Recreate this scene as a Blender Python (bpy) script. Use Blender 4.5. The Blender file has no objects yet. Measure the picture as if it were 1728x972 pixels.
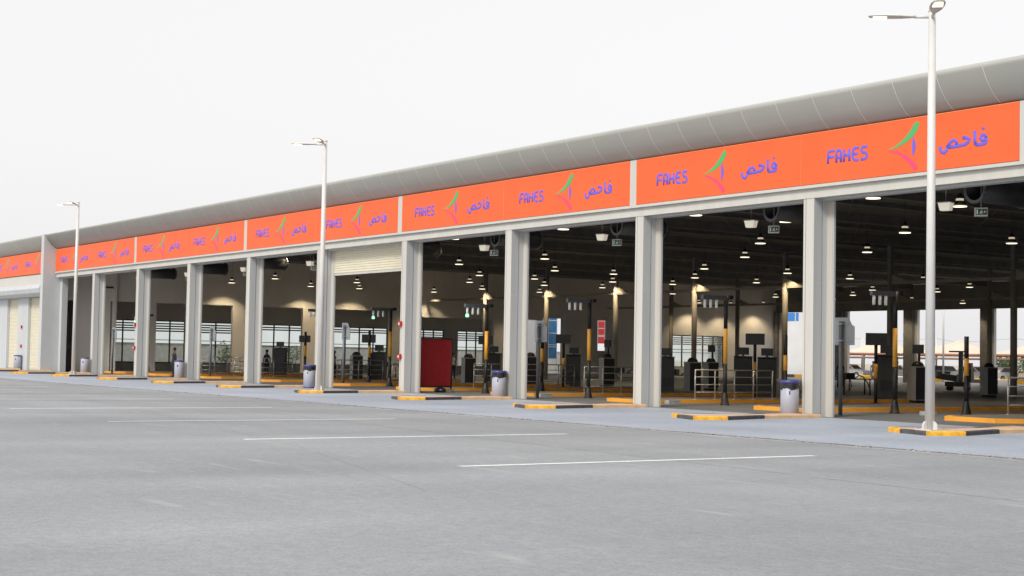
import bpy, bmesh, math, random
from mathutils import Vector, Matrix
random.seed(7)
S = bpy.context.scene
COL = S.collection
R = math.radians

# ------------------------------------------------------------------ camera
cam = bpy.data.cameras.new('camera'); co = bpy.data.objects.new('camera', cam); COL.objects.link(co)
rx, ux, dx = Vector((0.5605, 0.8279, 0.0182)), Vector((0.0270, -0.0402, 0.9988)), Vector((-0.8277, 0.5593, 0.0449))
dx.normalize(); rx = dx.cross(ux).normalized(); ux = rx.cross(dx)
co.matrix_world = Matrix(((rx.x, ux.x, -dx.x, 0), (rx.y, ux.y, -dx.y, 0), (rx.z, ux.z, -dx.z, 1.65), (0, 0, 0, 1)))
cam.sensor_width = 36; cam.lens = 2564.7/1728*36; cam.clip_end = 4000
S.camera = co

# ------------------------------------------------------------------ world, sun, exposure
W = bpy.data.worlds.new('World'); S.world = W; W.use_nodes = True
nt = W.node_tree; bg = nt.nodes['Background']
sky = nt.nodes.new('ShaderNodeTexSky'); sky.sky_type = 'NISHITA'; sky.sun_disc = False
SUN_EL, SUN_AZ = 42, 160          # azimuth measured from +Y clockwise (the light comes from -Y, over the camera's shoulder)
sky.sun_elevation = R(SUN_EL); sky.sun_rotation = R(SUN_AZ)
sky.air_density = 1.0; sky.dust_density = 4.0; sky.ozone_density = 1.0
hs = nt.nodes.new('ShaderNodeHueSaturation'); hs.inputs['Saturation'].default_value = 0.12
veil = nt.nodes.new('ShaderNodeMixRGB'); veil.inputs[0].default_value = 0.85      # thin overcast: an even white veil over the clear sky
veil.inputs[2].default_value = (3.72, 3.70, 3.73, 1)
nt.links.new(sky.outputs[0], hs.inputs['Color']); nt.links.new(hs.outputs[0], veil.inputs[1]); nt.links.new(veil.outputs[0], bg.inputs['Color'])
bg.inputs['Strength'].default_value = 0.15
sl = bpy.data.lights.new('sun', 'SUN'); sl.energy = 1.5; sl.angle = R(13); sl.color = (1, 0.96, 0.9)
so = bpy.data.objects.new('sun', sl); COL.objects.link(so)
sd = Vector((math.sin(R(SUN_AZ))*math.cos(R(SUN_EL)), math.cos(R(SUN_AZ))*math.cos(R(SUN_EL)), math.sin(R(SUN_EL))))
so.rotation_euler = sd.to_track_quat('Z', 'Y').to_euler()
S.view_settings.view_transform = 'Standard'; S.view_settings.look = 'None'
S.view_settings.exposure = 0.75; S.view_settings.gamma = 1

# ------------------------------------------------------------------ materials
def mat(name, col, rough=0.6, metal=0.0, var=0.08, scale=2.0, bump=0.0, bscale=60, emit=None, estr=1, spec=0.5, streak=False):
    m = bpy.data.materials.new(name); m.use_nodes = True
    t = m.node_tree; b = t.nodes['Principled BSDF']
    b.inputs['Roughness'].default_value = rough; b.inputs['Metallic'].default_value = metal
    b.inputs['Specular IOR Level'].default_value = spec
    c = (*col, 1)
    b.inputs['Base Color'].default_value = c
    if var:
        tc = t.nodes.new('ShaderNodeTexCoord'); n = t.nodes.new('ShaderNodeTexNoise')
        n.inputs['Scale'].default_value = scale; n.inputs['Detail'].default_value = 6
        src = tc.outputs['Object']
        if streak:
            mp = t.nodes.new('ShaderNodeMapping'); mp.inputs['Scale'].default_value = (3, 3, 0.25)
            t.links.new(src, mp.inputs['Vector']); src = mp.outputs[0]
        t.links.new(src, n.inputs['Vector'])
        r = t.nodes.new('ShaderNodeValToRGB')
        r.color_ramp.elements[0].position = 0.3; r.color_ramp.elements[1].position = 0.7
        r.color_ramp.elements[0].color = (*[x*(1-var) for x in col], 1)
        r.color_ramp.elements[1].color = (*[min(1, x*(1+var)) for x in col], 1)
        t.links.new(n.outputs['Fac'], r.inputs['Fac']); t.links.new(r.outputs[0], b.inputs['Base Color'])
    if bump:
        tc = t.nodes.new('ShaderNodeTexCoord'); n = t.nodes.new('ShaderNodeTexNoise')
        n.inputs['Scale'].default_value = bscale; n.inputs['Detail'].default_value = 4
        t.links.new(tc.outputs['Object'], n.inputs['Vector'])
        bp = t.nodes.new('ShaderNodeBump'); bp.inputs['Strength'].default_value = bump; bp.inputs['Distance'].default_value = 0.02
        t.links.new(n.outputs['Fac'], bp.inputs['Height']); t.links.new(bp.outputs[0], b.inputs['Normal'])
    if emit:
        b.inputs['Emission Color'].default_value = (*emit, 1); b.inputs['Emission Strength'].default_value = estr
    return m

def ground_mat(name, base, dark, light, rough=0.85, crack=False):
    """Worn paving: broad tonal patches, tyre-polished streaks, fine grain and a few pale scuffs."""
    m = bpy.data.materials.new(name); m.use_nodes = True
    t = m.node_tree; b = t.nodes['Principled BSDF']; N = t.nodes.new; L = t.links.new
    tc = N('ShaderNodeTexCoord')
    def noise(scale, detail, mapping=None, rot=0):
        n = N('ShaderNodeTexNoise'); n.inputs['Scale'].default_value = scale; n.inputs['Detail'].default_value = detail
        if mapping:
            mp = N('ShaderNodeMapping'); mp.inputs['Scale'].default_value = mapping; mp.inputs['Rotation'].default_value = (0, 0, rot)
            L(tc.outputs['Object'], mp.inputs[0]); L(mp.outputs[0], n.inputs['Vector'])
        else: L(tc.outputs['Object'], n.inputs['Vector'])
        return n
    def ramp(src, p0, c0, p1, c1):
        r = N('ShaderNodeValToRGB'); r.color_ramp.elements[0].position = p0; r.color_ramp.elements[1].position = p1
        r.color_ramp.elements[0].color = (*c0, 1); r.color_ramp.elements[1].color = (*c1, 1); L(src, r.inputs[0]); return r
    def mix(kind, f, a, c):
        x = N('ShaderNodeMixRGB'); x.blend_type = kind
        if isinstance(f, float): x.inputs[0].default_value = f
        else: L(f, x.inputs[0])
        L(a, x.inputs[1])
        if isinstance(c, tuple): x.inputs[2].default_value = (*c, 1)
        else: L(c, x.inputs[2])
        return x.outputs[0]
    c = ramp(noise(0.12, 5).outputs['Fac'], .35, dark, .65, base).outputs[0]
    st = ramp(noise(1.0, 5, (0.35, 0.05, 1)).outputs['Fac'], .35, (.88, .88, .88), .65, (1.08, 1.08, 1.08)).outputs[0]
    c = mix('MULTIPLY', 0.8, c, st)
    st2 = ramp(noise(1.0, 4, (0.06, 0.5, 1), 0.15).outputs['Fac'], .35, (.92, .92, .92), .7, (1.06, 1.06, 1.06)).outputs[0]
    c = mix('MULTIPLY', 0.8, c, st2)
    gm = ramp(noise(7, 6).outputs['Fac'], .3, (.90, .90, .90), .7, (1.09, 1.09, 1.09)).outputs[0]
    c = mix('MULTIPLY', 0.9, c, gm)
    gm2 = ramp(noise(28, 3).outputs['Fac'], .32, (.86, .86, .86), .68, (1.10, 1.10, 1.10)).outputs[0]
    c = mix('MULTIPLY', 0.9, c, gm2)
    gr = ramp(noise(90, 3).outputs['Fac'], .3, (.82, .82, .82), .7, (1.14, 1.14, 1.14)).outputs[0]
    c = mix('MULTIPLY', 0.9, c, gr)
    sc = ramp(noise(1.0, 8, (0.5, 2.6, 1), 0.5).outputs['Fac'], .62, (0, 0, 0), .74, (1, 1, 1)).outputs[0]
    c = mix('MIX', sc, c, light)
    L(c, b.inputs['Base Color']); b.inputs['Roughness'].default_value = rough; b.inputs['Specular IOR Level'].default_value = 0.3
    bp = N('ShaderNodeBump'); bp.inputs['Strength'].default_value = 0.25; bp.inputs['Distance'].default_value = 0.01
    L(noise(70, 4).outputs['Fac'], bp.inputs['Height']); L(bp.outputs[0], b.inputs['Normal'])
    return m

M = {}
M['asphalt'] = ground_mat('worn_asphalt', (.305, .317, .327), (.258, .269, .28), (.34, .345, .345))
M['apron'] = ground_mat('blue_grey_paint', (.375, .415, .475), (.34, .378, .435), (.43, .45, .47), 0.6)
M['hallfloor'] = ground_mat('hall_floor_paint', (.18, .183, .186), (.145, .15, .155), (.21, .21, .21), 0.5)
M['yard'] = ground_mat('rear_concrete', (.42, .41, .40), (.36, .35, .34), (.46, .45, .43))
M['sand'] = mat('sand', (.42, .36, .28), .95, var=.15, scale=.05)
M['joint'] = ground_mat('crumbled_joint', (.13, .13, .13), (.09, .09, .09), (.30, .29, .27))
M['oldconc'] = ground_mat('old_concrete_edge', (.385,.38,.37), (.32,.32,.31), (.47,.46,.43))
M['concrete'] = mat('pale_concrete', (.40, .385, .36), .9, var=.15, scale=3, bump=.3)
M['linepaint'] = ground_mat('white_road_paint', (.84, .84, .83), (.76, .76, .75), (.60, .60, .60))
M['cream'] = mat('cream_cladding', (.53, .515, .47), .5, var=.05, scale=1.2, streak=True)
M['greyclad'] = mat('grey_cladding', (.50, .515, .52), .5, var=.06, scale=1.0, streak=True)
M['finclad'] = mat('fin_render', (.50, .51, .51), .7, var=.04, scale=.8)
M['cove'] = mat('cove_panels', (.37, .37, .335), .45, var=.04, scale=.6)
M['seam'] = mat('cove_joint', (.66, .64, .58), .5, var=0)
M['roofdark'] = mat('dark_ceiling', (.22, .213, .205), .8, var=.2, scale=.5)
M['steel_dark'] = mat('ceiling_steel', (.19, .185, .18), .6, var=.15, scale=2)
M['purlin'] = mat('pale_purlin', (.34, .32, .30), .6, var=.1, scale=2)
M['post_tan'] = mat('tan_column_paint', (.30, .265, .215), .6, var=.08, scale=2)
M['orange'] = mat('orange_board', (.88, .118, .026), .5, var=.05, scale=.9, bump=.12, bscale=1.3)
M['purple'] = mat('purple_print', (.145, .115, .60), .5, var=0)
M['green'] = mat('green_print', (.075, .40, .13), .5, var=0)
M['pink'] = mat('pink_print', (.85, .055, .16), .5, var=0)
M['edge_orange'] = mat('board_edge', (.95, .30, .10), .5, var=0)
M['jamb'] = mat('warm_jamb', (.52, .485, .42), .55, var=.06, scale=1.2, streak=True)
M['beige'] = mat('beige_render', (.74, .70, .63), .8, var=.05, scale=.7)
M['whitewall'] = mat('white_render', (.68, .68, .68), .8, var=.05, scale=.7)
M['shutter'] = mat('cream_shutter', (.66, .61, .47), .5, var=.04, scale=2)
M['whitepole'] = mat('white_powdercoat', (.60, .59, .57), .4, var=.03, scale=3)
M['lens'] = mat('lamp_lens', (1, .95, .8), .3, var=0, emit=(1, .88, .6), estr=1.6)
M['lampglow'] = mat('pendant_diffuser', (1, .95, .85), .4, var=0, emit=(1, .86, .62), estr=1.3)
M['lampband'] = mat('pendant_glass', (.8, .75, .65), .4, var=0, emit=(1, .86, .62), estr=.3)
M['housing'] = mat('lamp_housing', (.55, .51, .46), .5, var=.05)
M['black'] = mat('black_paint', (.014, .014, .015), .5, var=.2, scale=4)
M['blackplastic'] = mat('black_plastic', (.018, .018, .02), .35, var=.2, scale=4)
M['charcoal'] = mat('charcoal_cabinet', (.035, .036, .038), .45, var=.2, scale=3)
M['pedgrey'] = mat('grey_cabinet', (.36, .35, .33), .5, var=.05, scale=3)
M['yellow'] = mat('yellow_kerb_paint', (.80, .405, .028), .65, var=.26, scale=7, bump=.15)
M['yband'] = mat('yellow_band', (.82, .40, .05), .5, var=.06, scale=4)
M['orangekerb'] = mat('orange_kerb_paint', (.80, .34, .03), .6, var=.12, scale=2, bump=.1)
M['blackkerb'] = mat('black_kerb_paint', (.075, .07, .072), .7, var=.3, scale=5, bump=.2)
M['paver'] = mat('pink_paver', (.56, .42, .33), .85, var=.12, scale=6, bump=.25)
M['kerbpale'] = mat('faded_kerb_paint', (.70, .46, .26), .75, var=.12, scale=4, bump=.15)
M['whitekerb'] = mat('white_kerb_paint', (.7, .69, .66), .7, var=.1, scale=4)
M['bin'] = mat('bin_grey', (.36, .365, .42), .45, var=.04, scale=3)
M['binrim'] = mat('bin_blue_rim', (.05, .05, .21), .4, var=.1, scale=5)
M['bag'] = mat('bin_bag', (.02, .02, .022), .25, var=.3, scale=8, bump=.6, bscale=25)
M['steel'] = mat('stainless', (.42, .41, .39), .35, .6, var=.08, scale=4)
M['postgrey'] = mat('galvanised_post', (.15, .165, .185), .5, .3, var=.1, scale=6)
M['signback'] = mat('aluminium_sign_back', (.34, .355, .365), .5, .3, var=.08, scale=4)
M['red'] = mat('red_fabric', (.34, .012, .018), .8, var=.12, scale=4, bump=.3, bscale=90)
M['redpipe'] = mat('rust_red_pipe', (.12, .04, .03), .6, var=.1)
M['redbox'] = mat('red_plastic', (.5, .012, .02), .4, var=.05)
M['exitgreen'] = mat('exit_panel', (.012, .03, .022), .4, var=0)
M['exitwhite'] = mat('exit_pictogram', (.42, .50, .46), .5, var=0, emit=(.5, .8, .65), estr=.08)
M['boxwhite'] = mat('translucent_lamp_box', (.75, .71, .62), .5, var=.03, emit=(1, .9, .72), estr=.22)
M['exitcase'] = mat('exit_case', (.5, .47, .42), .5, var=.05)
M['duct'] = mat('duct_dark', (.075, .078, .08), .5, .4, var=.1)
M['ductrim'] = mat('duct_rim', (.14, .14, .14), .5, .4, var=.1)
M['greenlit'] = mat('green_signal', (.2, .9, .5), .4, var=0, emit=(.3, 1, .6), estr=1.2)
M['whitelit'] = mat('signal_tube', (.7, .7, .68), .4, var=0, emit=(1, 1, .95), estr=.06)
M['frame'] = mat('window_frame', (.16, .165, .15), .6, var=.1)
M['blind'] = mat('louvre_blade', (.22, .22, .2), .6, var=.1)
M['blue'] = mat('blue_banner', (.05, .20, .42), .6, var=.25, scale=1.5)
M['bluesign'] = mat('blue_sign_face', (.05, .22, .58), .5, var=.05)
M['redbanner'] = mat('red_banner', (.62, .05, .045), .6, var=.12, scale=1.5)
M['skin'] = mat('skin', (.22, .115, .07), .6, var=.05)
M['hair'] = mat('hair', (.01, .009, .008), .6, var=.1)
M['khaki'] = mat('khaki_uniform', (.36, .25, .15), .85, var=.12, scale=9)
M['darkcloth'] = mat('dark_clothes', (.022, .022, .028), .85, var=.2, scale=9)
M['whitecloth'] = mat('pale_shirt', (.42, .40, .36), .85, var=.1, scale=9)
M['canopy'] = mat('peach_canopy_fabric', (.74, .57, .45), .8, var=.06, scale=.8)
M['canopyedge'] = mat('brown_canopy_beam', (.30, .15, .09), .7, var=.1)
M['carsilver'] = mat('silver_car_paint', (.55, .55, .55), .3, .3, var=.02)
M['carwhite'] = mat('white_car_paint', (.74, .74, .73), .3, var=.02)
M['carbeige'] = mat('beige_car_paint', (.42, .35, .26), .3, .2, var=.02)
M['cardark'] = mat('dark_car_paint', (.03, .03, .035), .3, .2, var=.02)
M['glassdark'] = mat('car_glass', (.02, .025, .03), .12, var=0)
M['tyre'] = mat('tyre_rubber', (.02, .02, .02), .85, var=.1)
M['leaf'] = mat('leaf', (.075, .11, .045), .8, var=.45, scale=3)
M['leafpale'] = mat('dusty_leaf', (.20, .22, .15), .8, var=.4, scale=3)
M['bark'] = mat('bark', (.12, .09, .06), .9, var=.2, scale=8)
M['block'] = mat('grey_block', (.30, .31, .31), .9, var=.25, scale=9)
M['trim'] = mat('pale_block', (.62, .62, .60), .8, var=.1)

def glass_mat():
    m = bpy.data.materials.new('window_glass'); m.use_nodes = True; t = m.node_tree
    t.nodes.remove(t.nodes['Principled BSDF']); o = t.nodes['Material Output']
    tr = t.nodes.new('ShaderNodeBsdfTransparent'); tr.inputs[0].default_value = (.92, .95, .93, 1)
    gl = t.nodes.new('ShaderNodeBsdfGlossy'); gl.inputs['Roughness'].default_value = .05
    fr = t.nodes.new('ShaderNodeFresnel'); mx = t.nodes.new('ShaderNodeMixShader')
    t.links.new(fr.outputs[0], mx.inputs[0]); t.links.new(tr.outputs[0], mx.inputs[1]); t.links.new(gl.outputs[0], mx.inputs[2])
    t.links.new(mx.outputs[0], o.inputs['Surface']); return m
M['glass'] = glass_mat()

# ------------------------------------------------------------------ mesh builder
class MB:
    def __init__(s): s.v, s.f, s.mi, s.sm, s.mats = [], [], [], [], []
    def _m(s, m):
        if m not in s.mats: s.mats.append(m)
        return s.mats.index(m)
    def face(s, idx, m, smooth=False): s.f.append(idx); s.mi.append(s._m(m)); s.sm.append(smooth)
    def poly(s, pts, m):
        n = len(s.v); s.v += [tuple(p) for p in pts]; s.face(list(range(n, n+len(pts))), m)
    def box(s, x0, x1, y0, y1, z0, z1, m):
        n = len(s.v)
        s.v += [(x0,y0,z0),(x1,y0,z0),(x1,y1,z0),(x0,y1,z0),(x0,y0,z1),(x1,y0,z1),(x1,y1,z1),(x0,y1,z1)]
        for q in ((3,2,1,0),(4,5,6,7),(0,1,5,4),(1,2,6,5),(2,3,7,6),(3,0,4,7)): s.face([n+i for i in q], m)
        return s
    def bevbox(s, x0, x1, y0, y1, z0, z1, m, b=0.02):
        """box with chamfered vertical edges"""
        return s.prism([(x0+b,y0),(x1-b,y0),(x1,y0+b),(x1,y1-b),(x1-b,y1),(x0+b,y1),(x0,y1-b),(x0,y0+b)], z0, z1, m)
    def prism(s, pts, z0, z1, m, mtop=None):
        n = len(s.v); k = len(pts)
        s.v += [(x,y,z0) for x,y in pts] + [(x,y,z1) for x,y in pts]
        for i in range(k): j = (i+1) % k; s.face([n+i, n+j, n+k+j, n+k+i], m)
        s.face([n+k+i for i in range(k)], mtop or m); s.face([n+i for i in reversed(range(k))], m); return s
    def extr(s, pts, axis, a0, a1, m):
        """closed 2-D outline extruded along an axis: axis 'x' takes (y,z), 'y' takes (x,z)"""
        n = len(s.v); k = len(pts)
        def P(p, a): return (a, p[0], p[1]) if axis == 'x' else (p[0], a, p[1])
        s.v += [P(p, a0) for p in pts] + [P(p, a1) for p in pts]
        for i in range(k): j = (i+1) % k; s.face([n+i, n+j, n+k+j, n+k+i], m)
        s.face([n+k+i for i in range(k)], m); s.face([n+i for i in reversed(range(k))], m); return s
    def tube(s, pts, r, m, n=10, caps=True, flat=None):
        """tapered tube along points; flat = (axis index, factor) squashes the section"""
        pts = [Vector(p) for p in pts]; rs = r if isinstance(r, (list, tuple)) else [r]*len(pts)
        base = len(s.v)
        for i, p in enumerate(pts):
            if i == 0: d = pts[1]-p
            elif i == len(pts)-1: d = p-pts[i-1]
            else: d = (pts[i+1]-p).normalized()+(p-pts[i-1]).normalized()
            d.normalize()
            a = Vector((0,0,1)) if abs(d.z) < .9 else Vector((1,0,0))
            if flat is not None: a = Vector((0,1,0))
            u = d.cross(a).normalized(); w = u.cross(d).normalized()
            for k in range(n):
                t = 2*math.pi*k/n; q = u*math.cos(t)*rs[i] + w*math.sin(t)*rs[i]*(flat if flat is not None else 1)
                s.v.append(tuple(p+q))
        for i in range(len(pts)-1):
            for k in range(n):
                a, b = base+i*n+k, base+i*n+(k+1) % n
                s.face([a, b, b+n, a+n], m, n > 5)
        if caps:
            s.face([base+k for k in reversed(range(n))], m); s.face([base+(len(pts)-1)*n+k for k in range(n)], m)
        return s
    def cyl(s, x, y, z0, z1, r, m, n=16, r1=None): return s.tube([(x,y,z0),(x,y,z1)], [r, r if r1 is None else r1], m, n)
    def lathe(s, prof, m, n=20, cx=0, cy=0):
        """(radius, z, material) profile"""
        base = len(s.v)
        for r, z, _ in prof:
            for k in range(n): s.v.append((cx+r*math.cos(2*math.pi*k/n), cy+r*math.sin(2*math.pi*k/n), z))
        for i in range(len(prof)-1):
            for k in range(n):
                a, b = base+i*n+k, base+i*n+(k+1) % n
                s.face([a, b, b+n, a+n], prof[i][2] or m, True)
        s.face([base+k for k in reversed(range(n))], prof[0][2] or m)
        s.face([base+(len(prof)-1)*n+k for k in range(n)], prof[-1][2] or m)
        return s
    def build(s, name, parent=None, label=None, recalc=True):
        me = bpy.data.meshes.new(name); me.from_pydata(s.v, [], s.f)
        for m in s.mats: me.materials.append(M[m])
        me.polygons.foreach_set('material_index', s.mi); me.polygons.foreach_set('use_smooth', s.sm)
        if recalc:
            bm = bmesh.new(); bm.from_mesh(me); bmesh.ops.recalc_face_normals(bm, faces=bm.faces); bm.to_mesh(me); bm.free()
        me.update()
        o = bpy.data.objects.new(name, me); COL.objects.link(o)
        if parent: o.parent = parent
        if label: o['label'] = label
        return o

def tag(o, label, cat, group=None):
    o['label'] = label; o['category'] = cat
    if group: o['group'] = group
    return o
def thing(name, label, cat, loc=(0,0,0), rz=0, group=None):
    o = bpy.data.objects.new(name, None); COL.objects.link(o); o.empty_display_size = .2
    o.location = loc; o.rotation_euler = (0,0,rz); return tag(o, label, cat, group)
def struct(o): o['kind'] = 'structure'; return o
def kids(o): return [c for c in bpy.data.objects if c.parent == o]
def dup(src, loc, rz, label):
    r = src.copy(); COL.objects.link(r); r.location = loc; r.rotation_euler = (0,0,rz); r['label'] = label
    for ch in kids(src):
        c = ch.copy(); COL.objects.link(c); c.parent = r
        for g in kids(ch):
            d = g.copy(); COL.objects.link(d); d.parent = c
    return r

# ------------------------------------------------------------------ layout numbers (metres)
D = 32.9                                  # facade line
PITCH = 8.093
def cx(i): return -33.02 - PITCH*i        # left edge of facade column i
XE = -106.3                               # hall's end wall
YB = 102.4                                # hall's rear wall
CEIL = 8.5
bays = ['the rightmost bay', 'the second bay from the right', 'the third bay from the right',
        'the bay with the red screen', 'the bay with the half lowered shutter', 'the first bay left of the shuttered bay',
        'the second bay left of the shuttered bay', 'the third bay left of the shuttered bay',
        'the fourth bay left of the shuttered bay', 'the narrow bay beside the grey fin']

# ================================================================== SETTING
b = MB(); b.poly([(-1500,-600,-.03),(600,-600,-.03),(600,1500,-.03),(-1500,1500,-.03)], 'sand'); struct(b.build('ground'))
b = MB(); b.poly([(-260,-70,0),(60,-70,0),(60,22.9,0),(-260,22.9,0)], 'asphalt'); struct(b.build('car_park'))
# painted apron with a slightly ragged, crumbling front edge
xs = [-260+i*.45 for i in range(711)]
ed = [22.75+.10*math.sin(x*.11)+random.uniform(-.035,.035) for x in xs]
b = MB(); n = len(xs); b.v = [(x,e,.006) for x,e in zip(xs,ed)]+[(x,32.95,.006) for x in xs]
for i in range(n-1): b.face([i,i+1,n+i+1,n+i], 'apron')
struct(b.build('apron'))
b = MB(); b.v = [(x,e-.42-random.uniform(0,.2),.002) for x,e in zip(xs,ed)]+[(x,e+.02,.002) for x,e in zip(xs,ed)]
for i in range(n-1): b.face([i,i+1,n+i+1,n+i], 'oldconc')
struct(b.build('pavement_edge'))
cr = [e-.13+.05*math.sin(x*.5)+.035*math.sin(x*2.1+1)+random.uniform(-.02,.02) for x,e in zip(xs,ed)]
b = MB(); b.v = [(x,c-random.uniform(.012,.07),.004) for x,c in zip(xs,cr)]+[(x,c+random.uniform(.01,.06),.004) for x,c in zip(xs,cr)]
for i in range(n-1): b.face([i,i+1,n+i+1,n+i], 'joint')
struct(b.build('pavement_joint'))
for pts in ([(-16,9.6),(-24,11.9),(-38,14.6),(-52,16.9)],[(-11,15.5),(-22,16.4),(-36,17.6),(-70,19.5)]):      # saw-cut seams in the asphalt
    b = MB(); q = []
    for (xa,ya),(xb,yb) in zip(pts,pts[1:]):
        for k in range(40): q.append((xa+(xb-xa)*k/40, ya+(yb-ya)*k/40+random.uniform(-.012,.012)))
    b.v = [(x,y-.012,.003) for x,y in q]+[(x,y+.012,.003) for x,y in q]; c = len(q)
    for i in range(c-1): b.face([i,i+1,c+i+1,c+i], 'oldconc')
    struct(b.build('asphalt_seam'))
b = MB()                                                     # loose crumbs of the broken edge
for i in range(700):
    x = random.uniform(-75,-10); e = 22.75+.10*math.sin(x*.11); r = random.uniform(.01,.028); y = e-.05+random.gauss(0,.11)
    b.prism([(x+r*math.cos(a+random.uniform(-.4,.4))*1.3, y+r*math.sin(a)) for a in (0,1.2,2.4,3.7,5)], 0, r*.5, random.choice(['joint','concrete','concrete']))
o = b.build('edge_gravel'); o['kind'] = 'stuff'
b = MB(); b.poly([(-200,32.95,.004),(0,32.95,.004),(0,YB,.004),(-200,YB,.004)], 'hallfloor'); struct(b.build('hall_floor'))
b = MB(); b.poly([(-420,YB,.002),(0,YB,.002),(0,330,.002),(-420,330,.002)], 'yard'); struct(b.build('rear_yard'))
b = MB(); b.poly([(-330,37.6,.001),(-113.4,37.6,.001),(-113.4,YB,.001),(-330,YB,.001)], 'yard'); struct(b.build('side_yard'))
# parking bay lines
for x0, x1, y0, y1 in [(-19.2,-19.2,12.1,19.45),(-26.5,-26.5,11.9,19.4),(-33.85,-33.85,11.85,19.35),(-41.5,-41.5,11.8,19.5),(-49,-49,11.8,19.4),(-56.6,-56.6,11.8,19.6),(-64.4,-64.4,11.8,19.9),(-72.2,-72.2,11.8,20),(-80,-80,11.8,20)]:
    b = MB(); ys = [y0+(y1-y0)*k/30 for k in range(31)]; w = .078; c = len(ys)
    b.v = [(x0-w-random.uniform(0,.012),y,.004) for y in ys]+[(x0+w+random.uniform(0,.012),y,.004) for y in ys]
    for i in range(c-1): b.face([i,i+1,c+i+1,c+i], 'linepaint')
    struct(b.build('parking_line'))

# ================================================================== THE HALL
hall = thing('inspection_hall', 'long low open fronted vehicle inspection hall with cream columns and a curved grey eave', 'building', (0,0,0))
XR = -3.0
# curved eave (convex cove) from the outer roof edge back down to the sign line
def cove(x0, x1, parent, seams=True):
    prof = []
    for k in range(13):
        t = k/12*R(74); e = k/12; y = 32.12+.80*(.5*(1-math.cos(t))/(1-math.cos(R(74)))+.5*math.sin(t)/math.sin(R(74))); z = 9.50-.95*math.sin(t)/math.sin(R(74)); prof.append((y,z))
    out = prof + [(33.3,8.55),(33.3,9.62),(32.2,9.56)]
    b = MB(); n = len(b.v); k = len(out)
    b.v += [(x0,y,z) for y,z in out]+[(x1,y,z) for y,z in out]
    for i in range(k): j=(i+1)%k; b.face([n+i,n+j,n+k+j,n+k+i], 'cove', i < 12)
    b.face([n+i for i in range(k)], 'cove'); b.face([n+k+i for i in reversed(range(k))], 'cove')
    x = -28.89
    xs = [x+1.535*i for i in range(-80, 20)]
    for x in xs:
        if x0+.1 < x < x1-.1 and seams:
            for i in range(12):
                (ya,za),(yb,zb) = prof[i],prof[i+1]; w = .014
                q = len(b.v); b.v += [(x-w,ya-.004,za-.004),(x+w,ya-.004,za-.004),(x+w,yb-.004,zb-.004),(x-w,yb-.004,zb-.004)]
                b.face([q,q+1,q+2,q+3], 'seam')
    return b.build('eave', parent, recalc=False)
def fix(o):
    bm = bmesh.new(); bm.from_mesh(o.data); bmesh.ops.recalc_face_normals(bm, faces=bm.faces); bm.to_mesh(o.data); bm.free()
fix(cove(-105.38, XR, hall))
# roof slab
b = MB(); b.extr([(33.0,9.5),(33.0,9.62),(70,10.5),(YB+1,9.6),(YB+1,8.9),(33.31,8.9)], 'x', -114, XR, 'roofdark'); roof = b.build('roof', hall)
b = MB(); b.box(-113.9, XR-.1, 33.32, YB, CEIL, CEIL+.1, 'roofdark'); ceil = b.build('ceiling', hall)
for i in range(-4, 9):
    for f in (0, .5):
        x = cx(i)+.3-f*PITCH; h = .42 if not f else .2
        b = MB(); b.box(x-.09,x+.09,33.5,YB-.2,CEIL-h,CEIL-h+.02,'purlin'); b.box(x-.012,x+.012,33.5,YB-.2,CEIL-h+.021,CEIL-.002,'steel_dark')
        for y in (36, 42, 48, 54, 60): b.box(x-.10,x-.013,y-.10,y+.10,CEIL-h+.022,CEIL-h+.22,'purlin')
        b.build('rafter', hall)
for i in range(-4, 9):
    b = MB()
    for y in range(38, 100, 9): b.tube([(cx(i)+.2,y-3.5,CEIL-.06),(cx(i)-PITCH+.4,y+4.5,CEIL-.06)], .022, 'purlin', 5)
    b.build('roof_brace', hall)
# fascia beam and drip ledge
b = MB(); b.box(-105.3, XR, D-.02, D+.30, 6.56, 6.85, 'cream')
b.box(-105.3, XR, D+.302, D+.62, 6.50, 6.62, 'greyclad')
for i in range(-3,10):
    for f in (0.5,): b.box(cx(i)+f*PITCH-.006, cx(i)+f*PITCH+.006, D-.023, D-.018, 6.57, 6.845, 'greyclad')
b.build('fascia_beam', hall)
b = MB(); b.box(-105.3, XR, D-.13, D+.28, 6.853, 6.945, 'cream'); b.build('drip_ledge', hall)
b = MB(); b.box(-105.3, XR, D+.09, D+.30, 6.95, 8.56, 'greyclad'); b.build('parapet', hall)
# facade columns: thin flange, light front face, grooved grey side, door jamb behind
def column(X):
    b = MB(); H = 6.56
    b.box(X, X+.085, D, D+.5, .006, H, 'cream')
    b.box(X+.085, X+.112, D+.05, D+.5, .006, H, 'greyclad')
    b.box(X+.112, X+.438, D-.004, D+.012, .006, H, 'cream')
    b.box(X+.112, X+.44, D+.013, D+.33, .006, H, 'greyclad')
    b.box(X+.112, X+.36, D+.331, D+.36, .006, H, 'greyclad')
    b.box(X+.112, X+.432, D+.361, D+.56, .006, H, 'greyclad')
    b.box(X+.112, X+.4425, D+.014, D+.329, 4.0, 4.012, 'seam')
    c = b.build('column', hall)
    b = MB(); b.box(X-.26, X+.65, D+.561, D+.68, .006, H, 'jamb'); b.box(X+.652, X+.69, D+.58, D+.66, .006, H, 'greyclad')
    b.box(X-.3, X-.262, D+.58, D+.66, .006, H, 'greyclad')
    b.build('door_jamb', hall)
for i in range(-3, 10): column(cx(i))
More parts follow.
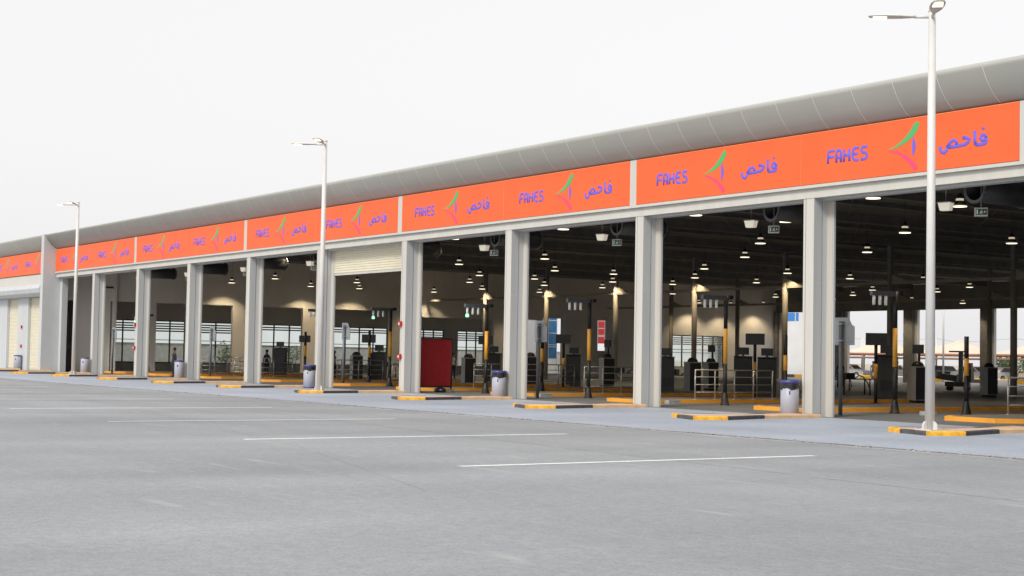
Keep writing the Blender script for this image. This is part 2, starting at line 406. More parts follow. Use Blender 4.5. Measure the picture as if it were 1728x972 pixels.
# half-lowered roller shutter in bay 4
def shutter(x0, x1, y, z0, z1, parent):
    b = MB(); n = max(3, int((z1-z0)/.105)); h = (z1-z0)/n
    prof = []
    for k in range(n):
        z = z0+k*h
        prof += [(y,z+.004),(y-.022,z+h*.3),(y-.022,z+h*.7),(y,z+h-.006)]
    out = prof+[(y+.03,z1),(y+.03,z0)]
    b.extr(out, 'x', x0, x1, 'shutter'); b.box(x0,x1,y-.02,y+.04,z0-.09,z0-.002,'cream')
    return b.build('roller_shutter', parent)
shutter(cx(4)+.66, cx(3)-.27, D+.60, 5.42, 6.55, hall)
# interior columns carrying the roof, with light side brackets
for y, xs in ((63.5, [cx(i)+.2 for i in range(-1,9)]), (82, [cx(i)+.2 for i in range(1,9)])):
    for x in xs:
        b = MB(); b.tube([(x,y,.004),(x,y,6.5)], .17, 'post_tan', 12); b.box(x-.25,x+.25,y-.25,y+.25,.004,.03,'post_tan')
        b.box(x-.12,x+.12,y-.12,y+.12,6.5,CEIL-.43,'steel_dark'); b.build('roof_column', hall)
for y in (63.5, 82):
    b = MB(); b.box(-106.2, XR-.4, y-.08, y+.08, 5.95, 6.10, 'post_tan')
    for i in range(-1,9):
        x = cx(i)+.2
        b.extr([(x+.171,6.101),(x+1.3,6.101),(x+.171,6.48)],'y',y-.06,y+.06,'post_tan')
    b.build('tie_beam', hall)
b = MB(); b.tube([(-106.2, YB-1.2, 7.1), (XR-1, YB-1.2, 7.1)], .06, 'steel_dark', 8); b.build('service_pipe', hall)

# walls made of panels round rectangular openings -------------------------------------------------
def wall_x(X, th, y0, y1, z1, ops, m, name, parent):
    """wall in the plane x = X with openings (ya, yb, za, zb)"""
    b = MB(); ys = sorted({y0, y1, *[o[0] for o in ops], *[o[1] for o in ops]})
    for a, c in zip(ys, ys[1:]):
        mid = (a+c)/2; o = [q for q in ops if q[0] < mid < q[1]]
        if not o: b.box(X-th, X, a, c, .002, z1, m)
        else:
            if o[0][2] > .05: b.box(X-th, X, a, c, .002, o[0][2], m)
            b.box(X-th, X, a, c, o[0][3], z1, m)
    return b.build(name, parent)
endw = [(33.24,34.69,0.00,5.03),(37.16,39.53,0.00,5.08),(40.59,42.91,0.00,5.08),(43.78,46.58,0.00,5.08),(47.93,52.38,0.00,5.08),(53.54,60.11,0.00,5.08),(62.43,70.06,0.00,4.69),(73.06,74.61,1.75,4.79),(75.09,77.70,0.00,4.98),(80.98,82.24,2.28,4.98),(89.49,95.87,0.93,3.87)]
wall_x(XE, .3, 33.75, YB, CEIL-.005, endw, 'beige', 'end_wall', hall)
win2 = [(38.27,41.75,0.64,3.95),(43.10,45.61,0.64,3.95),(46.77,49.58,0.64,3.92),(51.80,57.40,0.64,3.89),(58.37,63.78,0.64,3.87),(66.30,69.39,0.64,3.82),(70.74,73.74,0.64,3.82),(77.80,88.91,0.15,5.37),(94.22,102.05,0.54,4.31)]
wall_x(-113.1, .25, 33.75, YB, CEIL-.01, win2, 'beige', 'corridor_wall', hall)
def window_x(X, ya, yb, za, zb, cols, parent, louvre=4):
    b = MB(); t = .09
    b.box(X-.16,X-.06,ya,yb,za,za+t,'frame'); b.box(X-.16,X-.06,ya,yb,zb-t,zb,'frame')
    for k in range(cols+1):
        y = ya+(yb-ya-t)*k/cols; b.box(X-.16,X-.06,y,y+t,za+t,zb-t,'frame')
    zt = za+(zb-za)*.45; b.box(X-.155,X-.065,ya+t,yb-t,zt,zt+.05,'frame'); b.box(X-.155,X-.065,ya+t,yb-t,zt+.28,zt+.33,'frame')
    f = b.build('window', parent)
    b = MB()
    for k in range(louvre):
        z = zb-.22-k*.19; b.extr([(X-.15,z),(X-.05,z-.09),(X-.05,z-.075),(X-.15,z+.015)], 'y', ya+t, yb-t, 'blind')
    if louvre: b.build('louvre', f)
    b = MB(); b.box(X-.125,X-.115,ya+t,yb-t,za+t,zb-t,'glass'); b.build('pane', f)
for (a,c,z0,z1),k,lv in zip(win2[:8], (3,2,2,4,4,3,3), (4,4,4,2,2,4,4)): window_x(-113.1, a, c, z0, z1, k, hall, lv)
window_x(XE-.05, 89.49, 95.87, .93, 3.87, 5, hall, 4)
# pale sliding panels on the end wall near its rear corner
for a, c in ((97.5,99.9),(99.96,102.2)):
    b = MB(); b.box(XE+.003, XE+.06, a, c, .01, 4.1, 'whitewall'); b.box(XE+.061, XE+.075, a+.15, a+.2, .9, 1.3, 'steel'); b.build('sliding_panel', hall)
# rear wall: header over wide doorways between columns
b = MB(); b.box(XE, XR, YB, YB+.3, 6.28, CEIL-.005, 'roofdark')
b.build('rear_header', hall)
for x0, x1, jw in [(-106.26,-105.82,0.50),(-98.48,-97.41,0.36),(-90.26,-89.25,0.30),(-82.10,-81.18,0.26),(-74.90,-74.03,0.26),(-67.84,-66.97,0.26),(-59.92,-59.05,0.26),(-54.00,-53.10,0.26),(-46.00,-45.10,0.26),(-38.00,-37.10,0.26),(-30.00,-29.10,0.26),(-22.00,-21.10,0.26),(-14.00,-13.10,0.26),(-6.00,-5.10,0.26)]:
    b = MB(); b.box(x0, x1, YB-.35, YB+.3, .004, 6.28, 'steel_dark')
    if jw: b.box(x1+.003, x1+jw, YB-.05, YB+.25, .004, 6.28, 'whitewall')
    b.build('rear_column', hall)
b = MB(); b.box(XR-.3, XR, 33.6, YB, .004, CEIL-.01, 'beige'); b.build('unseen_side_wall', hall)  # added out of view so daylight does not leak in at this end
# grey fin wall that closes the hall's facade on the left: its side follows the eave
prof = [(31.98,.006),(31.98,9.40)]
for k in range(9):
    t = k/8*R(74); prof.append((32.02+.88*(.5*(1-math.cos(t))/(1-math.cos(R(74)))+.5*math.sin(t)/math.sin(R(74))), 9.44-.9*math.sin(t)/math.sin(R(74))))
prof += [(33.3,8.54),(33.3,.006)]
b = MB(); b.extr(prof, 'x', -105.98, -105.40, 'finclad'); b.box(-105.399,-105.394,32.1,33.2,3.6,3.615,'greyclad'); b.build('fin_wall', hall)
b = MB(); b.box(-105.395,-104.95,33.2,33.6,.006,6.5,'greyclad'); b.build('corner_column', hall)

# ---------------------------------------------------------------- annex left of the fin
annex = thing('annex_building', 'lower shuttered annex left of the grey fin wall with a rounded canopy over its doors', 'building')
o = cove(-175, -106.0, annex, False); fix(o)
b = MB(); b.box(-175,-106,33.3,37.5,8.5,9.6,'roofdark'); b.build('roof', annex)
b = MB(); b.box(-175,-106,D+.09,D+.3,6.9,8.56,'greyclad'); b.build('parapet', annex)
b = MB(); b.box(-175,-106,D-.06,D+.3,6.30,6.88,'cream'); b.build('white_band', annex)
pr = [(32.9,6.28),(32.3,6.22),(32.0,6.05),(31.9,5.8),(32.0,5.5),(32.35,5.32),(32.95,5.28),(33.3,5.28),(33.3,6.28)]
b = MB(); b.extr(pr, 'x', -175, -106, 'greyclad'); b.build('canopy', annex)
for k in range(9):
    x = -106.02-k*5.35
    b = MB(); b.box(x-2.55,x,D-.1,D+.5,.006,5.28,'greyclad') if k else b.box(x-2.0,x,D-.1,D+.5,.006,5.28,'greyclad'); b.build('pillar', annex)
    shutter(x-5.34, x-2.56 if k else x-2.01, D+.12, .1, 5.27, annex)
b = MB(); b.box(-175,-106,37.3,37.5,.006,8.5,'beige'); b.build('rear_wall', annex)

# ================================================================== SIGN BOARDS
def arc(cx_, cy_, rx_, ry_, a0, a1, n=8):
    return [(cx_+rx_*math.cos(R(a0+(a1-a0)*k/n)), cy_+ry_*math.sin(R(a0+(a1-a0)*k/n))) for k in range(n+1)]
FAHES = [[(1.12,.56)]+arc(1.22,.83,.10,.10,180,90)+[(1.38,.93)], [(1.12,.75),(1.35,.75)],
         [(1.45,.56)]+arc(1.54,.84,.09,.09,180,0)+[(1.63,.56)], [(1.45,.71),(1.63,.71)],
         [(1.75,.56),(1.75,.93)], [(1.96,.56),(1.96,.93)], [(1.75,.75),(1.96,.75)],
         [(2.32,.93)]+arc(2.20,.75,.12,.18,90,270,12)+[(2.32,.57)], [(2.09,.755),(2.29,.755)],
         [(2.64,.93)]+arc(2.51,.845,.085,.085,90,270)+arc(2.54,.665,.095,.095,90,-90)+[(2.40,.57)]]
ARAB = [[(6.80,.70),(6.73,.81),(6.64,.80),(6.60,.72),(6.66,.66),(6.78,.68),(6.81,.64),(6.76,.57),(6.60,.55),(6.44,.57)],
        [(6.42,.95),(6.42,.70),(6.44,.57)],
        [(6.02,.80),(6.14,.79),(6.26,.74),(6.19,.66),(6.10,.61),(5.80,.59),(5.50,.59)],
        [(5.50,.59),(5.60,.72),(5.72,.77),(5.82,.72),(5.82,.63)],
        [(5.50,.59),(5.48,.50),(5.41,.45),(5.31,.48),(5.27,.57),(5.27,.65)]]
GREEN = [(3.40,.725),(3.71,.82),(4.00,.985),(4.20,1.17),(4.37,1.38),(4.43,1.425),(4.50,1.415),(4.54,1.35),(4.51,1.25),(4.42,1.11),(4.26,.985),(4.05,.87),(3.74,.765)]
PINK = [(3.42,.72),(3.72,.665),(4.05,.535),(4.29,.36),(4.45,.21),(4.47,.13),(4.43,.08),(4.36,.08),(4.29,.15),(4.12,.355),(3.87,.54)]
PURP = [(4.31,1.02),(4.39,.90),(4.42,.75),(4.39,.59),(4.30,.46),(4.29,.75)]
def board(x0, x1, label, yb=32.83, plain=False):
    w = (x1-x0)/2; z0 = 6.96
    t = thing('sign_board', label, 'sign', (x0, yb, z0), 0, 'orange sign boards along the facade')
    for k in range(2):
        b = MB(); a = k*w+.008; c = (k+1)*w-.008
        b.box(a, c, 0, .14, .012, 1.55, 'orange'); b.box(a,c,-.008,-.001,1.535,1.555,'edge_orange'); b.box(a,a+.014,-.008,-.001,.012,1.534,'edge_orange')
        p = b.build('panel', t)
        s = w/7.83
        def X(u): return k*w+u*s
        b = MB()
        for st in FAHES: b.tube([(X(u),-.002,v) for u,v in st], .045, 'purple', 8, flat=.15)
        b.build('lettering', p)
        b = MB()
        for st in ARAB: b.tube([(X(u),-.002,v) for u,v in st], .052, 'purple', 8, flat=.2)
        b.tube([(X(6.66),-.002,.975),(X(6.74),-.002,.975)], .04, 'purple', 8, flat=.2)
        b.build('arabic_lettering', p)
        for pts, m in ((GREEN,'green'),(PINK,'pink'),(PURP,'purple')):
            b = MB(); b.extr([(X(u),v) for u,v in pts], 'y', -.008, .004, m); b.build('emblem_stroke', p)
    return t
posts = [-41.19-16.19*k for k in range(-2,5)]      # -8.8 -25.0 -41.2 -57.4 -73.6 -89.8 -105.9
for x in posts[:-1]:
    b = MB(); b.box(x-.17, x+.17, D-.075, D+.085, 6.95, 8.52, 'cream'); b.build('board_post', hall)
names = ['orange sign board above the two rightmost bays, hidden mostly beyond the right edge','orange sign board crossed by the nearest white lamp post','orange sign board above the red screen, left of the nearest lamp post',
         'orange sign board above the half lowered shutter, crossed by the second lamp post','orange sign board just left of the one above the half lowered shutter','orange sign board ending at the right side of the grey fin wall']
names[0] = 'orange sign board at the right end of the hall, outside the photo edge'
for k in range(1,6):
    x1 = posts[k]-.18; x0 = posts[k+1]+.18
    if k == 5: x0 = -105.36
    board(x0, x1, names[k])
board(-121.2, -106.05, 'orange sign board on the annex, left of the grey fin wall')

# ================================================================== LAMP POSTS
def lamp_post(x, y, label, H=9.88):
    t = thing('lamp_post', label, 'lamp post', (x,y,.10), 0, 'white lamp posts on the kerb islands')
    b = MB(); b.tube([(0,0,.02),(0,0,H)], [.115,.085], 'whitepole', 14); b.tube([(0,0,H),(0,0,H+.06)],[.09,.09],'whitepole',14); b.build('pole', t)
    b = MB(); b.box(-.24,.24,-.24,.24,.0,.025,'whitepole')
    for a in range(4):
        c, s = math.cos(a*math.pi/2), math.sin(a*math.pi/2)
        pts = [(.10,.025),(.23,.025),(.22,.14),(.17,.20),(.10,.22)]
        n = len(b.v)
        for off in (-.012,.012):
            for u,z in pts: b.v.append((c*u-s*off, s*u+c*off, z))
        k = len(pts)
        for i in range(k): j=(i+1)%k; b.face([n+i,n+j,n+k+j,n+k+i],'whitepole')
        b.face([n+i for i in reversed(range(k))],'whitepole'); b.face([n+k+i for i in range(k)],'whitepole')
    for a in (1,-1):
        for c in (1,-1): b.cyl(a*.19,c*.19,.025,.06,.018,'steel',8)
    b.build('base_plate', t)
    for ang in (223, 317):
        h = bpy.data.objects.new('luminaire', None)
        b = MB()
        def P(u, v, w):
            c, s = math.cos(R(ang)), math.sin(R(ang)); return (c*u-s*v, s*u+c*v, H-.12+w+u*.04)
        # arm
        b.tube([P(.06,0,0),P(.42,0,0)], .038, 'whitepole', 10)
        # body: flat teardrop housing
        secs = [(.38,.05,.035),(.5,.085,.05),(.72,.15,.055),(1.0,.175,.055),(1.25,.165,.045),(1.42,.12,.03),(1.47,.05,.015)]
        n0 = len(b.v)
        ring = [(-1,0),(-.9,.45),(-.55,.85),(0,1),(.55,.85),(.9,.45),(1,0),(.92,-.35),(0,-.42),(-.92,-.35)]
        for u,hw,hh in secs:
            for v,w in ring: b.v.append(P(u, v*hw, w*hh))
        k = len(ring)
        for i in range(len(secs)-1):
            for j in range(k):
                q = (j+1)%k; b.face([n0+i*k+j,n0+i*k+q,n0+(i+1)*k+q,n0+(i+1)*k+j], 'whitepole' if j < 6 else 'housing', True)
        b.face([n0+j for j in range(k)],'whitepole'); b.face([n0+(len(secs)-1)*k+j for j in reversed(range(k))],'whitepole')
        bpy.data.objects.remove(h)
        l = b.build('luminaire', t)
        b = MB(); pts = [P(1.05,-.12,-.035),P(1.36,-.09,-.026),P(1.36,.09,-.026),P(1.05,.12,-.035)]
        lo = [(p[0],p[1],p[2]-.012) for p in pts]
        n = len(b.v); b.v += pts+lo
        for q in ((0,1,2,3),(7,6,5,4),(0,4,5,1),(1,5,6,2),(2,6,7,3),(3,7,4,0)): b.face([n+i for i in q],'lens')
        b.build('lens', l)
    return t
lamp_post(-24.05, 28.12, 'white lamp post nearest the camera, in front of the rightmost bay')
lamp_post(-56.35, 28.6, 'white lamp post in front of the half lowered shutter', 10.3)
lamp_post(-89.3, 29.05, 'farthest white lamp post, near the grey fin wall', 10.2)

# ================================================================== KERB ISLANDS OUTSIDE
def inset(pts, d):
    out = []
    n = len(pts)
    for i in range(n):
        p0, p, p1 = Vector(pts[i-1]), Vector(pts[i]), Vector(pts[(i+1) % n])
        e0, e1 = (p-p0).normalized(), (p1-p).normalized()
        n0, n1 = Vector((-e0.y, e0.x)), Vector((-e1.y, e1.x))
        m = (n0+n1).normalized(); out.append(p+m*d/max(.5, m.dot(n0)))
    return out
def kerb_island(c, label):
    # a bulb-nosed island that narrows towards its column; the far side comes first
    loop = [(-.25,32.6),(.05,31.3),(.25,30.4),(-.1,29.5),(-.6,28.7),(-.52,28.25),(.25,27.8),(1.35,27.44),(1.7,28.4),(1.15,30.3),(1.1,31.3),(1.1,32.6)]
    cols = ['yellow','blackkerb','yellow','blackkerb','yellow','yellow','blackkerb','yellow','blackkerb','kerbpale','kerbpale','yellow']
    inn = inset(loop, .14)
    t = thing('kerb_island', label, 'kerb island', (c,0,.004), 0, 'black and yellow kerb islands before the columns')
    b = MB(); h = .105; n = len(loop)
    q1 = inset(loop, .02)
    for i in range(n):
        j = (i+1) % n; o0, o1, i0, i1 = loop[i], loop[j], inn[i], inn[j]; nn = len(b.v)
        b.v += [(*o0,0),(*o1,0),(*o1,h-.02),(*o0,h-.02),(q1[j].x,q1[j].y,h),(q1[i].x,q1[i].y,h),(i1.x,i1.y,h),(i0.x,i0.y,h)]
        for q in ((0,1,2,3),(3,2,4,5),(5,4,6,7)): b.face([nn+k for k in q], cols[i])
    b.build('kerb', t)
    b = MB(); b.poly([(p.x,p.y,h-.006) for p in inn], 'paver'); b.build('paving', t)
    return t
inames = ['under the nearest lamp post','before the rightmost full column','before the second column from the right','right of the red screen','between the red screen and the second lamp post',
          'under the lamp post before the half lowered shutter','before the first column left of the second lamp post','before the second column left of the second lamp post','before the third column left of the second lamp post','under the farthest lamp post']
inames = ['under the nearest lamp post','at the foot of the rightmost full column','at the foot of the second full column from the right','at the foot of the third full column from the right','at the foot of the column left of the red screen',
          'under the lamp post before the half lowered shutter','before the first column left of the second lamp post','before the second column left of the second lamp post','before the third column left of the second lamp post','under the farthest lamp post','beside the grey fin wall']
for k in range(-1,10):
    kerb_island(cx(k), 'black and yellow kerb island '+inames[k+1])
for k in range(3):
    kerb_island(-113.3-k*8, ['low yellow and black kerb before the annex shutters, nearest the fin wall','low yellow and black kerb before the annex, second from the fin wall','low yellow and black kerb before the annex, farthest from the fin wall'][k])

# ================================================================== LANE ISLANDS INSIDE, RAILS
def lane_c(k): return -29.0 - PITCH*k
def lane_island(k):
    c = lane_c(k); t = thing('lane_island', 'long orange sided lane island in '+bays[k], 'kerb island', (c,0,.004), 0, 'orange lane islands inside the hall')
    pts = [(-1.35,50),(-1.35,36.3),(-.9,35.6),(.9,35.6),(1.35,36.3),(1.35,50)]
    b = MB(); b.prism(pts, 0, .13, 'orangekerb'); b.build('kerb', t)
    b = MB(); b.prism([(x*.88, y if y > 49 else y+.15) for x,y in pts], .131, .134, 'hallfloor'); b.build('paving', t)
for k in range(10): lane_island(k)
# orange lines continuing across the hall floor
def rail(x, y0, y1, label):
    t = thing('handrail', label, 'handrail', (x,0,.135), 0, 'steel handrails on the lane islands')
    n = max(2, round((y1-y0)/1.0)+1); L = y1-y0
    for i in range(n):
        y = y0+L*i/(n-1); b = MB(); b.cyl(0,y,0,1.14,.027,'steel',8); b.cyl(0,y,0,.02,.07,'steel',10); b.build('post', t)
    b = MB()
    for z in (.28,.57,.86,1.13): b.tube([(0,y0,z),(0,y1,z)], .024 if z > 1 else .018, 'steel', 8)
    b.build('rail', t)
railset = [(0,-1.3,39.0,42),(2,1.2,38.2,42.2),(4,1.2,38.6,41.5),(4,-.9,43,46),(6,1.2,39.0,41.2),(6,-1,41,44),(7,1.2,38.5,41),(7,-1.1,38.2,40.6),(8,1.2,38.5,42),(3,1.2,39,42),(5,1.2,38.8,42)]
seen = {}
for k, dxx, a, c in railset:
    seen[k] = seen.get(k,0)+1
    side = 'on near edge' if dxx > 0 else 'on far edge'
    rail(lane_c(k)+dxx, a, c, 'handrail %s of lane island in %s' % (side, bays[k]))

# ================================================================== HEIGHT-GAUGE POSTS
def on_island(x, y):
    for k in range(10):
        if abs(x-lane_c(k)) < 1.36 and 35.6 < y < 50: return .139
    return .006
def gauge_post(x, y, h, label, arm=True, green=False):
    t = thing('gauge_post', label, 'post', (x,y,on_island(x,y)), 0, 'black posts with a yellow band at the lane entries')
    r = .075
    b = MB(); b.lathe([(.19,0,None),(.19,.02,None),(.16,.03,None),(.09,.42,None),(r,.46,None)], 'black', 12); b.build('base', t)
    zs = [.46, h*.38, h*.70, h] if arm else [.46, h*.5, h*.72, h]
    for a in (0,2): b = MB(); b.cyl(0,0,zs[a],zs[a+1],r,'black',12); b.build('pole', t)
    b = MB(); b.cyl(0,0,zs[1]+.002,zs[2]-.002,r+.004,'yband',12); b.build('yellow_band', t)
    if arm:
        b = MB(); b.box(-.06,.06,-1.15,.12,h-.16,h,'postgrey'); b.box(-.09,.09,.12,.28,h-.12,h+.02,'black'); b.build('arm', t)
        for i in range(3):
            b = MB(); y0 = -1.02+i*.28
            b.cyl(0,y0,h-.46,h-.16,.05,'whitelit',10); 
            if green and i == 0: b.cyl(0,y0,h-.58,h-.461,.07,'greenlit',10)
            b.build('signal_lamp', t)
gp = [(-34.34,38.44,4.0,1,0,0),(-32.71,40.0,2.56,0,0,0),(-41.77,37.71,4.0,1,0,1),(-40.6,39.6,2.6,0,0,1),(-49.65,37.4,4.03,1,0,2),(-57.97,40.94,2.82,0,0,2),(-55.95,36.5,3.9,1,1,3),(-67.99,38.48,4.0,1,1,4),(-73.09,40.07,2.9,0,0,4),(-81.46,40.35,2.87,0,0,5),(-102.2,38.5,3.97,1,1,8),(-76.5,39.2,3.95,1,0,5)]
for x,y,h,a,g,k in gp:
    gauge_post(x,y,h,('tall black yellow post with arm in ' if a else 'short black yellow post in ')+bays[k], bool(a), bool(g))

# ================================================================== SIGN POSTS (seen from the back)
def sign_post(x, y, h, label, w=.62):
    t = thing('road_sign', label, 'road sign', (x,y,.006), 0, 'grey sign posts seen from behind')
    b = MB(); b.cyl(0,0,0,h-.12,.065,'postgrey',12); b.build('pole', t)
    z1 = h; z0 = h-.86
    pts = [(-w/2,z0),(w/2+.1,z0),(w/2+.1,z1-.28),(w/2-.02,z1-.22),(w/2-.12,z1-.05),(w/2-.2,z1),(-w/2,z1)]
    b = MB(); b.extr(pts, 'y', .072, .09, 'signback'); pl = b.build('plate', t)
    b = MB()
    for z in (z0+.14, z1-.2): b.box(-.24,.24,.045,.071,z-.02,z+.02,'steel'); b.box(-.08,.08,-.075,.044,z-.02,z+.02,'steel')
    b.build('bracket', t)
for x,y,h,k in [(-33.5,35.04,3.04,0),(-49.68,34.89,3.09,2),(-68.79,36.24,3.19,4),(-84.8,35.8,3.1,6),(-99.5,35.0,3.1,8)]:
    sign_post(x,y,h,'grey sign seen from behind in '+bays[k], .78)

# ================================================================== RED SCREEN
t = thing('folding_screen', 'dark red fabric screen on a black tube frame standing in the bay doorway', 'screen', (-57.6,34.1,.006))
b = MB(); b.box(.02,.05,.04,1.58,.28,2.33,'red'); b.build('fabric_panel', t)
b = MB()
for y in (0,1.62): b.tube([(.035,y,.0),(.035,y,2.38)], .038, 'black', 8)
for z in (.25,2.36): b.tube([(.035,0,z),(.035,1.62,z)], .034, 'black', 8)
for y in (0,1.62): b.tube([(.035,y,.06),(.35,y,.0)], .02, 'black', 8)
b.build('frame', t)
b = MB(); b.box(-.52,.0,-.06,-.03,.28,2.28,'red'); b.build('side_panel', t)
b = MB()
for x in (-.54,.0): b.tube([(x,-.045,0),(x,-.045,2.34)], .032, 'black', 8)
for z in (.25,.85,1.75,2.32): b.tube([(-.54,-.045,z),(0,-.045,z)], .018, 'black', 8)
b.build('side_frame', t)

b = MB(); b.lathe([(.2,0,None),(.27,.08,None),(.22,.19,None),(.10,.25,None),(.04,.30,None)],'bag',14)
o = b.build('rubbish_bag'); o.location = (-57.3,35.0,.006); o.scale = (1.2,.9,.9); tag(o,'black bag lying on the floor under the red screen','bag')

# ================================================================== LITTER BINS
def litter_bin(x, y, label, bagged):
    t = thing('litter_bin', label, 'bin', (x,y,.006), 0, 'lavender litter bins by the columns')
    r = .275
    b = MB(); top = .84 if bagged else 1.0
    b.lathe([(r-.02,0.05,None),(r,.06,None),(r,top,None),(r-.01,top+.005,None)], 'bin', 28); b.build('body', t)
    b = MB(); b.lathe([(r-.01,0,None),(r+.004,.004,None),(r+.004,.05,None),(r-.02,.055,None)], 'binrim', 28); b.build('plinth', t)
    if bagged:
        b = MB(); n = 28; base = len(b.v); rows = 5
        for i in range(rows):
            z = .82+i*.05
            for k in range(n):
                a = 2*math.pi*k/n; w = .012*math.sin(k*2.3+i)+.012*math.sin(k*5.1)
                dz = .022*math.sin(k*.9)+.012*math.sin(k*2.7+1) if i == 0 else 0
                rr = r+.012+(w if i < 4 else 0); b.v.append((rr*math.cos(a), rr*math.sin(a), z+dz))
        for i in range(rows-1):
            for k in range(n): b.face([base+i*n+k, base+i*n+(k+1)%n, base+(i+1)*n+(k+1)%n, base+(i+1)*n+k], 'bag', True)
        b.build('bin_bag', t)
        b = MB(); b.lathe([(r+.004,.985,None),(r+.022,.99,None),(r+.022,1.075,None),(r-.03,1.085,None),(r-.06,1.06,'bag'),(.01,1.0,'bag')], 'binrim', 28); b.build('rim', t)
        b = MB(); b.box(-.02,.02,-r-.012,-r+.01,.66,.76,'binrim')
    else:
        b = MB(); b.lathe([(r,1.0,None),(r+.016,1.005,None),(r+.016,1.055,None),(r-.03,1.075,None),(.01,1.09,'bin')], 'binrim', 28); b.build('rim', t)
        b = MB(); b.box(-.03,.03,-r-.012,-r+.01,.72,.84,'charcoal')
    b.build('latch', t).rotation_euler = (0,0,R(45))
for x,y,l,g in [(-33.18,32.55,'lavender bin with a black bag by the rightmost full column',1),(-48.95,32.55,'lavender bin with a black bag left of the third full column from the right',1),
              (-63.9,31.9,'lavender bin with a black bag beside the second lamp post',1),(-81.35,32.5,'plain lavender bin with a keyhole by the second column left of the second lamp post',0),
              (-97.55,32.5,'plain lavender bin just right of the farthest lamp post',0),(-112.6,32.5,'plain lavender bin before the annex shutter',0)]:
    litter_bin(x,y,l,g)

# ================================================================== RED CALL POINTS ON COLUMNS
for X, lab in ((cx(3),'the column right of the half lowered shutter'),(cx(7),'the fourth column left of the half lowered shutter'),(-112.9,'the annex pillar')):
    for z, w in ((3.15,'upper'),(1.75,'lower')):
        if X == cx(3): z = {'upper':2.97,'lower':1.55}[w]
        y = D-.1 if X < -110 else D
        b = MB(); b.bevbox(-.09,.09,-.11,-.006,-.11,.11,'redbox',.02); b.box(-.045,.045,-.125,-.111,-.045,.045,'whitekerb'); b.box(.091,.12,-.07,-.03,-.05,.05,'redbox')
        o = b.build('call_point'); o.location = (X+.1,y,z); tag(o, w+' small red fire call box on '+lab, 'call point', 'red call boxes on the columns')

# ================================================================== HALL CEILING THINGS
# pendant lamps: (x, y, lit) at z 6.8
def pendant():
    t = thing('pendant_lamp','x','lamp',(0,0,0),0,'pendant lamps under the hall ceiling')
    b = MB(); b.lathe([(.245,0,'black'),(.262,.004,'housing'),(.262,.05,'housing'),(.225,.06,'black'),(.15,.17,'black'),(.13,.18,'lampband'),(.13,.25,'lampband'),(.12,.26,'black'),(.11,.34,'black'),(.05,.44,'black'),(.02,.46,'black')],'black',18); sh = b.build('lamp_shade', t)
    b = MB(); b.cyl(0,0,-.022,-.002,.235,'lampglow',18); b.build('diffuser', t)
    b = MB(); b.cyl(0,0,.46,1.55,.008,'black',5); b.build('cord', t)
    return t
pl = [(-34.2,37.2,7.00,1),(-34.0,41.2,7.00,1),(-42.4,48.0,7.00,1),(-42.8,55.3,7.00,1),(-68.2,72.1,7.00,1),(-77.6,84.4,7.00,1),(-69.2,84.9,7.00,1),(-78.4,99.3,7.00,1),(-84.8,90.0,7.00,1),(-95.3,98.8,7.00,1),(-90.6,100.5,6.68,1),(-82.6,100.5,6.68,1),(-75.5,89.0,7.00,1),(-66.3,76.8,7.00,1),(-87.7,100.2,7.00,1),(-51.2,55.3,7.00,0),(-42.7,37.0,7.00,1),(-42.3,41.2,7.00,1),(-67.6,59.3,7.00,1),(-72.7,63.0,6.80,1),(-76.8,72.1,7.00,1),(-64.5,63.0,6.80,1),(-83.4,70.2,7.00,1),(-95.5,80.4,7.00,1),(-104.9,99.4,6.92,1),(-92.7,89.2,7.00,1),(-104.8,95.2,6.72,1),(-58.3,53.9,7.00,0),(-50.9,48.0,7.00,0),(-75.6,47.3,7.00,1),(-85.0,54.8,7.00,1),(-93.6,59.5,7.00,1),(-97.3,63.0,6.75,1),(-67.6,47.8,7.00,1),(-76.4,54.8,7.00,1),(-85.6,59.7,7.00,1),(-89.1,63.0,6.80,1),(-102.9,72.3,7.00,1),(-76.4,59.4,7.00,1),(-81.1,63.0,6.80,1),(-91.9,70.4,7.00,1),(-51.3,37.2,7.00,1),(-59.3,36.8,7.00,1),(-104.9,63.3,6.72,1),(-104.9,56.5,6.72,1),(-101.4,54.4,7.00,1),(-104.9,52.3,6.72,1),(-104.9,45.8,6.72,1),(-104.9,91.4,6.82,1),(-101.5,47.7,7.00,1),(-76.1,36.6,7.00,1),(-93.1,36.6,7.00,1)]
pproto = pendant(); first = True
def bay_at(x, y):
    k = int(((-24.93) - x*D/y)/PITCH); return bays[max(0,min(9,k))]
def onum(n): return ['first','second','third','fourth','fifth','sixth','seventh','eighth','ninth','tenth','eleventh','twelfth','thirteenth','fourteenth','fifteenth','sixteenth','seventeenth'][n]
pl.sort(key=lambda q: q[1]); cnt = {}
spot = bpy.data.lights.new('pendant_light','SPOT'); spot.energy = 150; spot.spot_size = R(120); spot.spot_blend = .5; spot.color = (1,.80,.52); spot.shadow_soft_size = .2
dim = spot.copy(); dim.energy = 55
for x,y,z,lit in pl:
    k = bay_at(x,y); c = cnt.get(k,0); cnt[k] = c+1
    lab = ('%s nearest pendant lamp seen through %s' if c else '%s pendant lamp seen through %s') % (onum(c) if c else 'nearest', k)
    if first: o = pproto; o.location = (x,y,z); o['label'] = lab; first = False
    else: o = dup(pproto, (x,y,z), 0, lab)
    if lit:
        s = bpy.data.objects.new('pendant_light', dim if abs(y-63) < .2 else spot); COL.objects.link(s); s.parent = o; s.location = (0,0,-.06)
